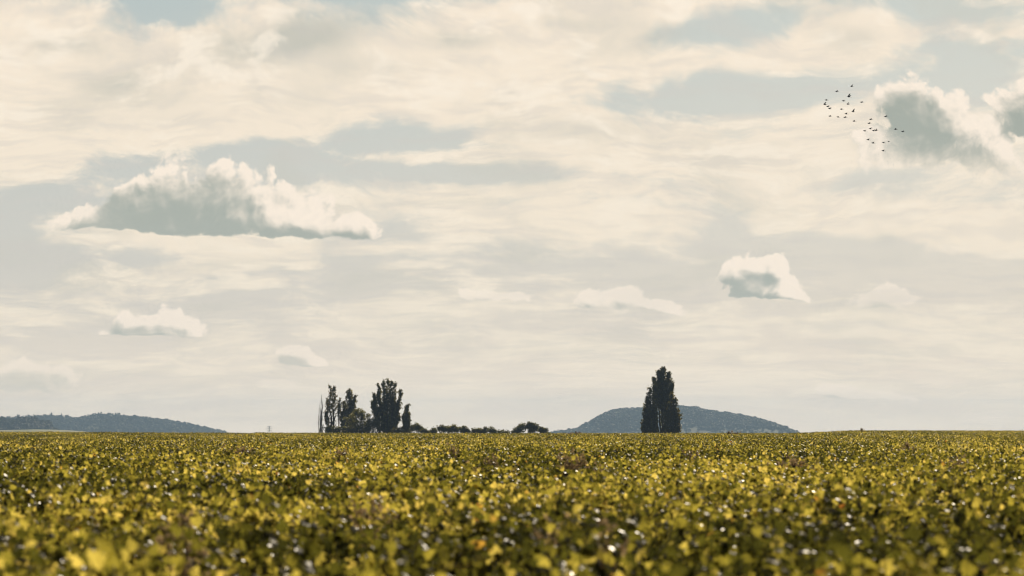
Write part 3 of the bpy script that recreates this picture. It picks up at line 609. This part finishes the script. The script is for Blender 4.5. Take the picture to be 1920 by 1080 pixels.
# ---------------------------------------------------------------- the flock
def bird_mesh(name, span, raise_, sweep, roll, yaw, tone):
    """body and wings grown as one skin: rings along the body, wing outlines as thin lens-shaped blades welded at the shoulder"""
    bm_v, bm_f = [], []
    st = [(-.50, .004, 0), (-.36, .045, 0), (-.20, .085, .0), (0, .115, .0), (.18, .10, .01), (.30, .06, .03), (.38, .062, .045), (.45, .035, .045), (.53, .004, .035)]
    n = 8; L = span * .52
    for yb, rr, zz in st:
        for k in range(n):
            a = 2 * math.pi * k / n; bm_v.append((math.cos(a) * rr * 1.5 * L, yb * L, (math.sin(a) * rr * 1.5 + zz) * L))
    for i_ in range(len(st) - 1):
        for k in range(n): bm_f.append((i_ * n + k, i_ * n + (k + 1) % n, (i_ + 1) * n + (k + 1) % n, (i_ + 1) * n + k))
    b0 = len(bm_v)                             # tail fan
    for p in ((-.05, -.42, .012), (.05, -.42, .012), (.13, -.78, .006), (-.13, -.78, .006), (-.05, -.42, -.012), (.05, -.42, -.012), (.13, -.78, -.006), (-.13, -.78, -.006)): bm_v.append(tuple(c * L for c in p))
    for f in ((0, 1, 2, 3), (7, 6, 5, 4), (0, 4, 5, 1), (2, 6, 7, 3), (1, 5, 6, 2), (0, 3, 7, 4)): bm_f.append(tuple(b0 + q for q in f))
    for s in (-1, 1):
        w0 = len(bm_v); ws = [(.0, .24, -.16, .022), (.30, .27, -.14, .018), (.62, .16, -.16, .012), (.86, .0, -.20, .007), (1.0, -.14, -.20, .002)]
        for u, le, te, th in ws:
            xx = s * (.05 * L + u * span * .5 * math.cos(raise_ * (.6 + .4 * u))); zz = u * span * .5 * math.sin(raise_ * (.6 + .4 * u)) + .03 * L
            for yy, dz_ in ((le, 0), ((le + te) / 2, th), (te, 0), ((le + te) / 2, -th)): bm_v.append((xx, (yy - sweep * u) * L, zz + dz_ * L))
        for i_ in range(4):
            for k in range(4):
                f = (w0 + i_ * 4 + k, w0 + i_ * 4 + (k + 1) % 4, w0 + (i_ + 1) * 4 + (k + 1) % 4, w0 + (i_ + 1) * 4 + k); bm_f.append(f if s > 0 else f[::-1])
    o = mesh_object("bird", np.array(bm_v), np.array(bm_f), M_BIRD, smooth=True)
    return o
BIRDS = [  # u, v in a 6.75x enlargement from (1520, 140); pose; what tells it apart
    (517, 150, 'b', "topmost bird of the flock"), (330, 214, 'g', "gliding bird alone at the upper left, a little lower than the topmost bird"),
    (482, 280, 'U', "largest bird, wings raised high, near the top of the flock"), (196, 322, 'g', "gliding bird just above the leftmost bird with tilted wings"),
    (415, 332, 'g', "gliding bird to the lower left of the largest wings-up bird"), (470, 375, 'b', "plump dark bird straight below the largest wings-up bird"),
    (643, 349, 'g', "lone gliding bird at the upper right edge of the flock, over the cloud's left edge"), (178, 377, 'T', "leftmost bird of the flock, wings tilted steeply"),
    (217, 405, 'g', "middle bird of the slanting line that starts at the leftmost bird"), (240, 430, 'g', "lowest bird of the slanting line that starts at the leftmost bird"),
    (388, 438, 'g', "gliding bird left of the smaller wings-up bird, a little higher than it"), (537, 468, 'V', "smaller wings-up bird in the middle of the upper flock"),
    (449, 496, 'g', "small gliding bird just below left of the smaller wings-up bird"), (243, 526, 'g', "leftmost bird of the level row of three under the upper flock"),
    (346, 536, 'g', "middle bird of the level row of three under the upper flock"), (433, 541, 'g', "rightmost bird of the level row of three under the upper flock"),
    (548, 589, 'g', "lowest bird of the upper flock, below the smaller wings-up bird"), (948, 532, 'g', "bird over the grey heart of the cloud, highest on the right"),
    (760, 568, 'g', "upper bird of the loose column in the lower flock"), (738, 617, 'g', "second bird down in the loose column of the lower flock"),
    (755, 685, 'g', "third bird down in the column, just above the touching pair"), (682, 712, 'g', "bird alone at the left of the touching pair"),
    (797, 710, 'g', "left bird of the nearly touching pair in the lower flock"), (827, 708, 'b', "right bird of the nearly touching pair in the lower flock"),
    (1073, 692, 'g', "left one of the two birds farthest to the right"), (1166, 721, 'g', "rightmost bird of the whole flock"),
    (727, 824, 'g', "upper left bird of the slanting two below the touching pair"), (789, 865, 'g', "lower right bird of the slanting two below the touching pair"),
    (920, 861, 'g', "bird straight above the lowest bird of the flock"), (987, 847, 's', "smallest bird, at the lower right of the flock"), (917, 964, 'g', "lowest bird of the whole flock")]
br = random.Random(5); protos = {}
for kd, (span, up_, sw) in {'g': (.86, .16, .35), 's': (.62, .12, .3), 'b': (.78, .6, .3), 'U': (.98, 1.05, .2), 'V': (.88, .95, .2), 'T': (.9, .35, .2)}.items():
    protos[kd] = bird_mesh("bird", span, up_, sw, 0, 0, 0)
used = set()
for u, v, kd, lb in BIRDS:
    Yb = 400 + br.uniform(-8, 8)
    if kd in used: o = protos[kd].copy(); C.objects.link(o)
    else: o = protos[kd]; used.add(kd)
    o.location = at(1520 + u / 6.75, 140 + v / 6.75, Yb)
    rollv = {'g': .12, 's': .1, 'b': .2, 'U': .3, 'V': -.3, 'T': .5}[kd] + br.uniform(-.08, .08)
    o.rotation_euler = (br.uniform(.06, .2), rollv, math.radians(78) + br.uniform(-.15, .15))
    o['label'] = lb; o['category'] = 'bird'; o['group'] = 'flock of dark birds in the upper right sky'

# ---------------------------------------------------------------- the air
hz = bpy.data.materials.new("hazy_air"); hz.use_nodes = True; t = NT(hz.node_tree)
pv = t.n('ShaderNodeVolumePrincipled'); pv.inputs['Color'].default_value = (.47, .70, 1.0, 1); pv.inputs['Density'].default_value = HAZE; pv.inputs['Anisotropy'].default_value = 0.2
o_ = t.n('ShaderNodeOutputMaterial'); t.nt.links.new(pv.outputs[0], o_.inputs['Volume'])
x0, x1, y0, y1, z0, z1 = -9500, 9500, -450, 9800, -75, 95
V = [(x, y, z) for z in (z0, z1) for x, y in ((x0, y0), (x1, y0), (x1, y1), (x0, y1))]
F = np.array([(3, 2, 1, 0), (4, 5, 6, 7), (0, 1, 5, 4), (1, 2, 6, 5), (2, 3, 7, 6), (3, 0, 4, 7)])
h = mesh_object("haze", V, F, hz); h['kind'] = 'stuff'
